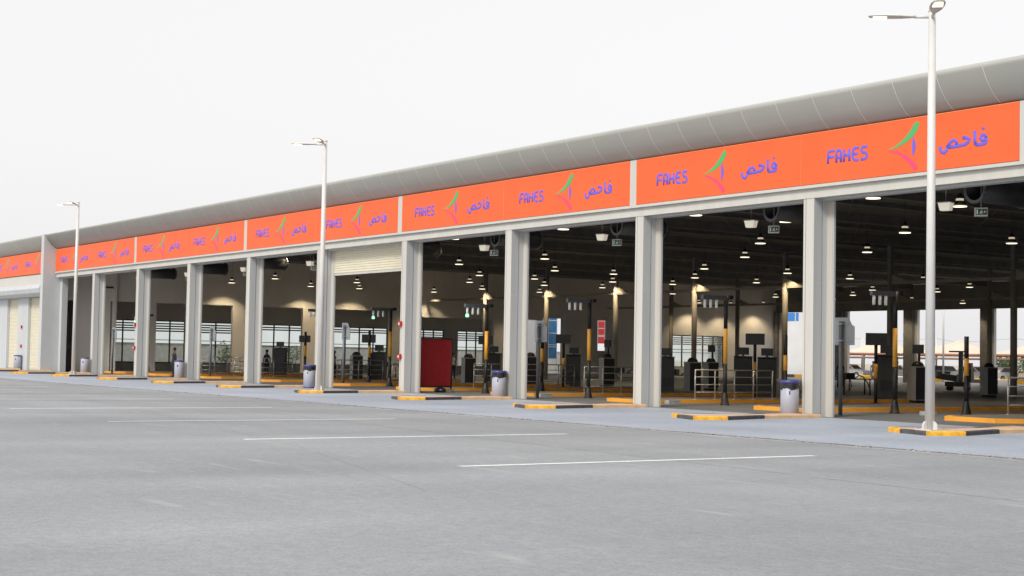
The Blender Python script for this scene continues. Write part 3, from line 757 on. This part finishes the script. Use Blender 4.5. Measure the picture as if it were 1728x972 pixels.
# square flood lights and exit signs hung just inside each bay, round air ducts
for k in range(9):
    xm = lane_c(k)
    b = MB(); n = 0
    b.v = [(-.2,-.14,0),(.2,-.14,0),(.2,.14,0),(-.2,.14,0),(-.26,-.18,.3),(.26,-.18,.3),(.26,.18,.3),(-.26,.18,.3)]
    for q in ((3,2,1,0),(4,5,6,7),(0,1,5,4),(1,2,6,5),(2,3,7,6),(3,0,4,7)): b.face(list(q),'boxwhite')
    t = thing('flood_light','white square flood light behind the beam of '+bays[k],'lamp',(xm-.05,34.6,6.05),R(15),'square flood lights inside the bays'); t.scale = (.72,.72,.72)
    b.build('diffuser', t)
    b = MB(); b.box(-.28,.28,-.2,.2,.301,.34,'housing'); b.cyl(0,0,.34,2.4,.015,'steel',6); b.build('mount', t)
    t = thing('exit_sign','black and white running man exit sign in '+bays[k],'exit sign',(xm+1.35-(k*.12),34.4,5.78),R(38),'exit signs inside the bays'); t.scale = (.72,.72,.9)
    b = MB(); b.bevbox(-.25,.25,0,.12,0,.27,'exitcase',.015); b.box(-.02,.02,.03,.06,.27,2.6,'steel_dark'); b.build('case', t)
    b = MB(); b.box(-.2,.22,-.008,-.001,.045,.235,'exitgreen'); p = b.build('panel', t)
    b = MB()
    b.box(-.17,-.12,-.013,-.009,.07,.21,'exitwhite')                                   # doorway
    b.tube([(.02,-.010,.19),(.035,-.010,.19)], .02,'exitwhite',8,flat=.2)              # head
    b.tube([(.02,-.010,.165),(-.005,-.010,.12),(-.05,-.010,.085)], .013,'exitwhite',8,flat=.2)
    b.tube([(-.005,-.010,.12),(.045,-.010,.10),(.04,-.010,.07)], .012,'exitwhite',8,flat=.2)
    b.tube([(.06,-.010,.13),(.02,-.010,.15),(-.04,-.010,.145)], .010,'exitwhite',8,flat=.2)
    b.tube([(.19,-.010,.14),(.11,-.010,.14)], .010,'exitwhite',8,flat=.2); b.tube([(.14,-.010,.17),(.105,-.010,.14),(.14,-.010,.11)], .010,'exitwhite',8,flat=.2)
    b.build('pictogram', p)
for k in range(9):
    t = thing('air_duct','short round black air duct in '+bays[k],'duct',(lane_c(k)+1.2,34.3,6.52),0,'round air ducts inside the bays')
    b = MB(); n = 20; base = 0
    def ring(r, y): 
        i = len(b.v); b.v.extend([(r*math.cos(2*math.pi*q/n), y, r*math.sin(2*math.pi*q/n)) for q in range(n)]); return i
    a = ring(.34,0); c = ring(.34,2.2); d = ring(.29,0); e = ring(.29,2.2)
    for q in range(n):
        w = (q+1)%n
        b.face([a+q,a+w,c+w,c+q],'duct',True); b.face([d+w,d+q,e+q,e+w],'black',True); b.face([a+w,a+q,d+q,d+w],'ductrim'); b.face([c+q,c+w,e+w,e+q],'ductrim')
    b.face([e+q for q in range(n)],'black')
    b.build('tube', t)
    b = MB()
    for y in (.02,2.12): b.tube([(.36*math.cos(2*math.pi*q/20),y,.36*math.sin(2*math.pi*q/20)) for q in range(21)], .025,'ductrim',6)
    b.build('clamp_ring', t)
    b = MB(); b.box(-.02,.02,.5,.54,.34,1.55,'steel_dark'); b.box(-.02,.02,1.7,1.74,.34,1.55,'steel_dark'); b.build('hanger', t)

# ================================================================== CONSOLES INSIDE
def monitor(b1, x, y, z, w, h, rz=0):
    b1.box(x-w/2,x+w/2,y-.03,y+.03,z,z+h,'blackplastic'); return b1
def console(x, y, h, label, rz=0):
    t = thing('inspection_console', label, 'console', (x,y,on_island(x,y)), rz, 'black inspection consoles in the lanes')
    b = MB(); k = h-.42
    b.extr([(-.32,0),(.32,0),(.36,k*.55),(.46,k),(-.42,k-.04),(-.36,k*.55)], 'x', -.42, .42, 'charcoal'); c = b.build('cabinet', t)
    b = MB(); b.box(-.3,.3,-.375,-.365,.35,.78,'black'); b.build('recess_panel', t)
    b = MB(); b.box(-.44,.44,-.52,.48,k+.002,k+.035,'charcoal'); b.build('desk', t)
    b = MB(); b.box(-.27,.27,.02,.07,k+.1,k+.44,'blackplastic'); m = b.build('monitor', t)
    b = MB(); b.box(-.05,.05,.03,.06,k+.036,k+.1,'blackplastic'); b.box(-.14,.14,-.06,.14,k+.036,k+.05,'blackplastic'); b.build('stand', m)
def pedestal(x, y, h, label, rz=0, mon=False):
    t = thing('equipment_cabinet', label, 'cabinet', (x,y,on_island(x,y)), rz, 'grey equipment cabinets in the lanes')
    b = MB(); b.box(-.29,.29,-.32,.32,.1,h-.22,'pedgrey'); b.box(-.25,.25,-.28,.28,0,.099,'black'); b.build('body', t)
    b = MB(); b.box(.291,.30,-.30,.30,.14,h-.27,'charcoal'); b.build('dark_side', t)  # charcoal sheet covering nearly the whole right side of the grey body
    b = MB(); b.lathe([(.26,h-.22,None),(.25,h-.14,None),(.17,h-.03,None),(.06,h,None)],'blackplastic',14); b.build('device_head', t)
    if mon:
        b = MB(); b.box(-.05,.05,.05,.10,h-.2,h+.35,'blackplastic'); b.extr([(-.36,h+.32),(.36,h+.32),(.36,h+.70),(-.36,h+.70)],'y',.0,.045,'blackplastic'); b.build('monitor', t)
def post_monitor(x, y, h, label, rz=0, small=False):
    t = thing('monitor_post', label, 'monitor', (x,y,on_island(x,y)), rz, 'monitors on posts in the lanes')
    b = MB(); b.cyl(0,0,.02,1.0,.07,'black',10); b.box(-.2,.2,-.2,.2,0,.02,'black'); b.build('pole', t)
    b = MB(); b.cyl(0,0,1.6,h-.3,.07,'black',10); b.build('pole', t)
    b = MB(); b.cyl(0,0,1.002,1.598,.074,'yband',10); b.build('yellow_band', t)
    b = MB(); b.box(-.42,.42,-.15,-.07,h-.5,h,'blackplastic'); s = b.build('screen', t)
    b = MB(); b.box(-.08,.08,-.07,.08,h-.32,h-.2,'black'); b.build('bracket', s)
F = R(48)
for x,y,h,l in [(-44.4,49.2,2.25,'black console with a monitor left of the pale cabinet in the rightmost bay'),(-50.8,48.4,2.2,'right one of two black consoles in the second bay from the right'),(-52.5,48.5,2.1,'left one of two black consoles in the second bay from the right'),
                (-56.3,47.0,2.15,'black console at the left edge of the second bay from the right'),(-70.6,52.1,2.2,'black console with a monitor in the third bay from the right'),(-75.8,50.0,2.2,'black console behind the post in the bay with the red screen'),
                (-80.5,44.8,2.15,'black console with a monitor under the half lowered shutter'),(-94.9,45.1,2.2,'black console in the first bay left of the half lowered shutter')]:
    console(x,y,h,l,F)
for x,y,h,l in [(-43.6,50.2,1.75,'pale grey cabinet nearest the white lamp post in the rightmost bay'),(-51.3,64.5,1.75,'grey cabinet far back at the right edge of the rightmost bay'),(-56.4,48.8,1.75,'pale cabinet behind the handrail in the second bay from the right'),
                (-62.4,55.3,1.75,'darker cabinet behind the pale one in the second bay from the right'),(-62.7,48.4,1.75,'pale cabinet right of the post in the third bay from the right'),(-70.1,48.7,1.75,'cabinet at the left edge of the third bay from the right'),
                (-72.0,45.8,1.75,'cabinet just right of the red screen'),(-80.0,43.0,1.75,'cabinet left of the console under the half lowered shutter')]:
    pedestal(x,y,h,l,R(-12), x in (-43.6,-62.7,-62.4))
for x,y,h,l in [(-43.0,47.0,2.86,'monitor on a post in the rightmost bay, right of the grey sign'),(-49.9,46.8,2.85,'monitor on a post between two consoles in the second bay from the right'),(-67.5,49.1,2.9,'monitor on a post left of the console in the third bay from the right'),
                (-80.3,44.0,2.8,'monitor on a post under the half lowered shutter'),(-101.4,50.2,2.9,'monitor on a post in the first bay left of the half lowered shutter'),(-73.0,47.6,2.8,'monitor on a post just right of the red screen'),(-76,52,2.85,'monitor on a post behind the red screen')]:
    post_monitor(x,y,h,l,F)
def work_table(x, y, label, rz):
    t = thing('work_table', label, 'table', (x,y,.006), rz, 'dark work tables deep in the hall')
    b = MB(); b.box(-.8,.8,-.35,.35,.78,.83,'charcoal'); b.build('tabletop', t)
    for u in (-.72,.72):
        for v in (-.29,.29): b = MB(); b.box(u-.025,u+.025,v-.025,v+.025,0,.779,'black'); b.build('leg', t)
    b = MB(); b.bevbox(-.6,-.05,-.22,.22,.831,1.12,'blackplastic',.04); b.build('instrument', t)
    b = MB(); b.tube([(.1,.1,.84),(.35,.2,1.0),(.62,.25,.92),(.86,.2,.6),(.95,.1,.25),(.9,0,.04)],.03,'black',8); b.build('hose', t)
for x,y,l,rz in [(-61.8,52.5,'dark work table with a hose behind the handrail of the second bay from right',20),(-68.2,54.0,'dark work table at the right edge of the third bay from right',50),(-54.5,58.0,'dark work table beside the sign post in the rightmost bay',70),(-63.0,65.5,'dark work table far back at the left edge of the rightmost bay',15),(-88.5,50.0,'dark work table behind the bending person in the shuttered bay',30)]:
    work_table(x,y,l,R(rz))
b = MB(); b.tube([(XE+.08,35.9,7.6),(XE+.08,35.9,5.9),(XE+.08,35.9,6.05),(XE+.08,37.3,6.05)],.06,'redpipe',8); b.build('wall_pipe', hall)
# concrete wheel blocks lying behind the facade line
for i,(x,y,k) in enumerate([(-36.2,37.3,0),(-43.4,36.6,1),(-51.2,36.3,2),(-32.9,38.4,0),(-57.6,35.6,3),(-68.6,37.4,4),(-37.2,39.5,1)]):
    pos = ['beside the tall post of the rightmost bay','beside the tall post of the second bay from the right','beside the tall post of the third bay from the right','beside the short post of the rightmost bay','at the foot of the post right of the red screen','at the foot of the post under the half lowered shutter','behind the bin of the rightmost full column'][i]
    b = MB()
    b.bevbox(-.13,.13,-.3,.3,0,.13,'block',.03)
    o = b.build('concrete_block'); o.location = (x,y,.006); tag(o,'small grey concrete block lying '+pos,'block','concrete blocks at the lane entries')

# partitions and banners near the end wall
def cabin(x,y,w,d,h,m,label,cat='cabin'):
    t = thing('site_cabin', label, cat, (x,y,.006))
    b = MB(); b.box(-w/2,w/2,-d/2,d/2,0,h,m); b.build('wall', t)
    b = MB(); b.box(-w/2-.05,w/2+.05,-d/2-.05,d/2+.05,h,h+.08,'greyclad'); b.build('roof', t)
    b = MB(); b.box(w/2+.002,w/2+.04,-.45,.45,0,2.1,'greyclad'); b.build('door', t)
cabin(-121.5,84.6,1.8,2.6,5.3,'whitewall','tall white cabin outside, left of the blue banner')
def banner(x,y,w,h,z,m,label):
    t = thing('banner', label, 'banner', (x,y,z), R(90))
    b = MB(); b.box(-w/2,w/2,-.02,.02,0,h,m); b.build('sheet', t)
    b = MB()
    for u in (.28,.33,.62): b.box(-w/2+.03,w/2-.03,-.026,-.021,h*u,h*u+.07,'whitewall')
    b.box(-w/2,w/2,-.026,-.021,h*.93,h*.95,'whitewall')
    b.build('white_stripe', t)
    b = MB(); b.box(-w/2-.04,-w/2-.002,-.04,.04,-z,h,'greyclad'); b.box(w/2+.002,w/2+.04,-.04,.04,-z,h,'greyclad'); b.build('frame', t)
banner(-122,87.1,1.5,4.0,1.5,'blue','tall blue banner standing in the third bay from the right')
banner(-122,93.4,.85,2.4,3.1,'redbanner','narrow red banner standing in the third bay from the right')
# white column stubs beside the banners
for y in (77.3,82.15):
    b = MB(); b.box(-106.29,-105.6,y-.35,y+.35,.004,5.1,'whitewall'); b.build('pilaster', hall)

# ================================================================== PEOPLE
def person(x, y, rz, label, shirt, pants, pose='stand'):
    t = thing('person', label, 'person', (x,y,on_island(x,y)), rz)
    # joints (facing -y): pelvis is the root
    J = {'pel':(0,0,.95,.145),'wst':(0,0,1.08,.135),'chs':(0,-.01,1.30,.165),'nck':(0,0,1.46,.065),'hd0':(0,-.015,1.57,.085),'hd1':(0,-.02,1.66,.095),'hd2':(0,-.01,1.74,.07)}
    for s,q in ((1,'r'),(-1,'l')):
        sw = {'stand':0,'walk':.22*s,'reach':.05*s}[pose]
        J['hp'+q]=(.10*s,0,.90,.105); J['kn'+q]=(.11*s,-.02-sw*.6,.50,.065); J['an'+q]=(.12*s,.02-sw,.09,.045); J['to'+q]=(.13*s,-.15-sw,.045,.038)
        J['sh'+q]=(.19*s,0,1.40,.065)
        if pose == 'reach': J['el'+q]=(.24*s,-.14,1.17,.045); J['wr'+q]=(.16*s,-.36,1.12,.032); J['ha'+q]=(.14*s,-.45,1.12,.036)
        else: J['el'+q]=(.26*s,.03+sw*.4,1.14,.045); J['wr'+q]=(.26*s,-.04+sw*.8,.89,.032); J['ha'+q]=(.255*s,-.06+sw*.9,.80,.036)
    E = [('pel','wst'),('wst','chs'),('chs','nck'),('nck','hd0'),('hd0','hd1'),('hd1','hd2')]
    for q in 'rl': E += [('pel','hp'+q),('hp'+q,'kn'+q),('kn'+q,'an'+q),('an'+q,'to'+q),('chs','sh'+q),('sh'+q,'el'+q),('el'+q,'wr'+q),('wr'+q,'ha'+q)]
    keys = list(J); me = bpy.data.meshes.new('body'); me.from_pydata([J[k][:3] for k in keys], [(keys.index(a),keys.index(c)) for a,c in E], [])
    o = bpy.data.objects.new('body', me); COL.objects.link(o)
    o.modifiers.new('s','SKIN'); sv = me.skin_vertices[0].data
    for k,v in zip(keys,sv): v.radius = (J[k][3],J[k][3]*(.8 if k in('chs','wst','pel') else 1)); v.use_root = (k == 'pel')
    o.modifiers.new('u','SUBSURF').levels = 1; o.modifiers['u'].render_levels = 1
    dg = bpy.context.evaluated_depsgraph_get(); nm = bpy.data.meshes.new_from_object(o.evaluated_get(dg))
    bpy.data.objects.remove(o)
    for m in (pants, shirt, 'skin', 'blackplastic'): nm.materials.append(M[m])
    for p in nm.polygons:
        z = p.center.z; side = abs(p.center.x); p.use_smooth = True
        hand = (pose != 'reach' and side > .2 and z < .87) or (pose == 'reach' and p.center.y < -.33 and z > 1)
        p.material_index = 2 if (z > 1.475 or hand) else (1 if z > .98 or (side > .2 and z > .7) else (3 if z < .09 else 0))
    body = bpy.data.objects.new('body', nm); COL.objects.link(body); body.parent = t
    b = MB(); n = 12
    b.lathe([(.085,1.63,None),(.108,1.68,None),(.10,1.76,None),(.06,1.815,None),(.01,1.825,None)],'hair',12, 0, .012); b.build('hair', t)
    b = MB(); b.box(-.012,.012,-.13,-.10,1.60,1.64,'skin'); b.box(-.04,-.02,-.118,-.108,1.655,1.668,'hair'); b.box(.02,.04,-.118,-.108,1.655,1.668,'hair'); b.build('face', t)
    return t
for x,y,rz,l,s_,p_,ps in [(-100.6,109.6,20,'man in khaki uniform standing outside, left one of the two','khaki','khaki','stand'),(-99.3,111.5,-40,'man in khaki uniform standing outside, right one of the two','khaki','khaki','reach'),
        (-68.75,71.9,60,'dark clothed person by the sign in the rightmost bay','darkcloth','darkcloth','walk'),(-88.0,34.8,0,'dark clothed person seen from behind near the end wall windows','darkcloth','darkcloth','stand'),
        (-97.2,45.2,30,'dark clothed person beside the console left of the half lowered shutter','darkcloth','darkcloth','stand'),(-87.5,45.4,-60,'person in pale shirt bending forward under the half lowered shutter','whitecloth','darkcloth','reach'),
        (-88.9,55.3,90,'person in pale shirt just right of the red screen','whitecloth','darkcloth','stand')]:
    person(x,y,R(rz),l,s_,p_,ps)

# ================================================================== WHAT LIES BEHIND THE HALL
def kerb_run(y, x0, x1, label):
    t = thing('rear_kerb', label, 'kerb', (0,y,.004))
    b = MB(); x = x0; i = 0
    while x < x1: b.box(x, min(x+1.5,x1)-.003, 0, .3, 0, .32, ('yellow','whitekerb','yellow','blackkerb')[i%4]); x += 1.5; i += 1
    b.build('kerb', t)
kerb_run(112.5, -150, -20, 'nearer yellow and white kerb in the yard behind the hall')
kerb_run(121, -170, -20, 'farther yellow and white kerb under the parked cars')
def car(x, y, rz, m, label):
    t = thing('parked_car', label, 'car', (x,y,.006), R(rz), 'cars parked under the shade canopies')
    lo = [(-2.2,.25),(2.2,.25),(2.25,.55),(2.15,.78),(1.2,.92),(-1.6,.95),(-2.2,.85),(-2.25,.5)]
    b = MB(); b.extr(lo,'y',-.88,.88,m); b.build('body', t)
    up = [(1.15,.925),(.45,1.42),(-1.0,1.45),(-1.75,.955)]
    b = MB(); b.extr([(-.35+(u+.3)*.9,v+.02) for u,v in up],'y',-.74,.74,m); c = b.build('cabin', t)
    b = MB()
    for s in (-1,1): b.extr([(.62,.98),(.25,1.36),(-.95,1.38),(-1.4,1.0)],'y',s*.742,s*.752,'glassdark')
    b.build('side_window', c)
    b = MB(); 
    b.poly([(.97,-.66,.97),(.97,.66,.97),(.36,.62,1.405),(.36,-.62,1.405)],'glassdark'); b.build('windscreen', c)
    for u in (-1.35,1.35):
        for s in (-1,1):
            b = MB(); b.tube([(u,s*.72,.32),(u,s*.9,.32)], .32,'tyre',16); w = b.build('wheel', t)
            b = MB(); b.tube([(u,s*.9,.32),(u,s*.915,.32)], .19,'steel',12); b.build('rim', w)
    for s in (-.62,.62):
        b = MB(); b.box(2.2,2.27,s-.18,s+.18,.58,.72,'whitekerb'); b.build('headlight', t)
for i,(x,c,l) in enumerate([(-118,'carwhite','white car parked at the left of the row behind the hall'),(-111.5,'carsilver','silver car in the row behind the hall, left of the lamp post'),(-105.2,'cardark','black car in the row behind the hall'),(-101.4,'carsilver','silver car in the row behind the hall, beside the yard lamp post'),
        (-97.6,'carwhite','white car in the row behind the hall, right of the yard lamp post'),(-93.4,'carbeige','beige car in the row behind the hall'),(-89.2,'carsilver','silver car near the right end of the row behind the hall'),(-84.6,'carbeige','beige car at the right end of the row behind the hall')]):
    car(x, 125+random.uniform(-.4,.4), 90+random.uniform(-4,4) if i%3 else 8, c, l)
def carport(x, y, w, d, label):
    t = thing('shade_canopy', label, 'canopy', (x,y,.004), 0, 'peach fabric shade canopies behind the hall')
    b = MB(); nx, ny = 13, 7; base = len(b.v)
    for th in (0,-.02):
        for j in range(ny):
            for i in range(nx):
                u, v = i/(nx-1), j/(ny-1); r = max(abs(u-.5),abs(v-.5))*2
                b.v.append((-w/2+u*w, -d/2+v*d, 2.65+1.55*(1-r)**1.35+th))
    for s in range(2):
        o = base+s*nx*ny
        for j in range(ny-1):
            for i in range(nx-1): b.face([o+j*nx+i,o+j*nx+i+1,o+(j+1)*nx+i+1,o+(j+1)*nx+i],'canopy',True)
    b.build('fabric', t, recalc=False)
    b = MB()
    for y0 in (-d/2,d/2): b.tube([(-w/2,y0,2.6),(w/2,y0,2.6)], .13,'canopyedge',8); b.tube([(-w/2,y0,2.22),(w/2,y0,2.22)], .09,'canopyedge',8)
    for x0 in (-w/2,w/2): b.tube([(x0,-d/2,2.6),(x0,d/2,2.6)], .07,'canopyedge',8)
    b.build('edge_beam', t)
    for x0 in (-w/2,w/2):
        b = MB(); b.cyl(x0,d/2-.6,0,4.4,.1,'whitepole',10); b.tube([(x0,d/2-.6,4.35),(0,0,3.9)], .02,'steel',6); b.build('post', t)
for i in range(6):
    carport(-124+i*10.2, 125.5, 9.9, 6, ['leftmost peach shade canopy behind the hall','second peach shade canopy from the left behind the hall','third peach shade canopy from the left behind the hall','third peach shade canopy from the right behind the hall','second peach shade canopy from the right behind the hall','rightmost peach shade canopy behind the hall'][i])
t = thing('yard_lamp_post','slim white lamp post in the yard behind the hall','lamp post',(-93.4,111,.004))
b = MB(); b.tube([(0,0,0),(0,0,9)],[.1,.07],'whitepole',10); b.build('pole', t)
b = MB(); b.box(-.25,.25,-.25,.25,0,.03,'whitepole'); b.build('base_plate', t)
b = MB(); b.extr([(-1.2,9.0),(.1,8.9),(.1,9.0),(-1.2,9.1)],'y',-.12,.12,'whitepole'); b.build('luminaire', t)
# white pylon with a blue face
t = thing('pylon_sign','white pylon with a small blue sign beyond the rear doorway','sign',(-115.6,114,.004))
b = MB(); b.box(-2.2,3.0,0,.4,0,7.0,'whitewall'); b.build('pylon', t)
b = MB(); b.box(-1.6,.05,-.03,-.001,5.9,6.75,'bluesign'); b.box(.2,.6,-.03,-.001,5.9,6.75,'bluesign'); b.build('blue_face', t)
# mobile jack in the yard doorway
t = thing('tool_trolley','dark tool trolley with a grey upright standing in the rightmost bay','trolley',(-63.4,77,.006), R(20))
b = MB(); b.box(-.9,.5,-.35,.35,.25,.55,'black'); b.extr([(-1.6,.75),(-.2,.55),(-.2,.95),(-1.1,1.05)],'y',-.3,.3,'blackplastic'); b.build('base', t)
b = MB(); b.box(-.12,.12,-.1,.1,.55,2.5,'postgrey'); b.box(-.75,.25,-.06,.06,2.4,2.5,'postgrey'); b.build('mast', t)
for u in (-.7,.4):
    b = MB(); b.tube([(u,-.3,.14),(u,.3,.14)],.14,'tyre',12); b.build('wheel', t)
b = MB(); b.box(.35,.75,-.25,.25,.551,1.35,'blackplastic'); b.box(.45,.7,-.2,.2,1.351,1.75,'redbox'); b.build('tool_box', t)

def tree(x, y, h, r, m, label, n=1400):
    t = thing('tree', label, 'tree', (x,y,0))
    rd = random.Random(int(abs(x*13+y*7)))
    b = MB(); b.tube([(0,0,0),(.1,0,h*.3),(.05,.1,h*.65)],[.16,.11,.05],'bark',8)
    for k in range(6):
        a = k*1.05; b.tube([(.08,.05,h*(.3+.04*k)),(r*.6*math.cos(a),r*.6*math.sin(a),h*(.55+.05*k))],[.07,.02],'bark',6)
    b.build('trunk', t)
    cl = []
    for k in range(16):
        a = rd.uniform(0,6.28); q = r*math.sqrt(rd.random())*.8; cl.append((q*math.cos(a), q*math.sin(a), h*rd.uniform(.42,.9), r*rd.uniform(.25,.45)))
    b = MB()
    for k in range(n):
        c = rd.choice(cl); v = Vector((rd.gauss(0,1),rd.gauss(0,1),rd.gauss(0,1))).normalized()*c[3]*rd.uniform(.4,1.05)
        p = Vector(c[:3])+v; s = rd.uniform(.10,.22); u = Vector((rd.gauss(0,1),rd.gauss(0,1),rd.gauss(0,1))).normalized(); w = u.cross(Vector((rd.gauss(0,1),rd.gauss(0,1),rd.gauss(0,1)))).normalized()
        b.poly([p-u*s, p+w*s*.45, p+u*s, p-w*s*.45], m)
    b.build('crown', t, recalc=False)
for x,y,h,r,l in [(-112,150,2.7,2.4,'bushy tree beyond the canopies, seen right of the nearest lamp post'),(-104,152,2.3,2.2,'small tree beyond the canopies, right of the yellow banded short post'),(-118,152,2.5,2.6,'bushy tree beyond the canopies, left of the nearest lamp post'),(-97,154,2.4,2.3,'small tree beyond the canopies at the right edge')]:
    tree(x,y,h,r,'leaf',l)
for x,y,h,r,l in [(-127,43,2.1,1.2,'low dusty tree outside the end windows, seen left of the sign post'),(-128,56,2.2,1.5,'low dusty tree outside the end windows behind the console'),(-133,66,2.3,1.8,'low dusty tree outside the end windows under the half lowered shutter'),(-131,74,2.1,1.4,'low dusty tree outside the end windows above the red screen')]:
    tree(x,y,h,r,'leafpale',l,500)
# boundary wall outside the end windows
t = thing('boundary_wall','long pale boundary wall outside the end windows','wall',(-136,36,0))
b = MB(); b.box(0,.25,0,75,0,2.2,'concrete'); b.build('masonry', t)
b = MB(); b.box(-.05,.3,0,75,2.2,2.3,'whitekerb'); b.build('coping', t)
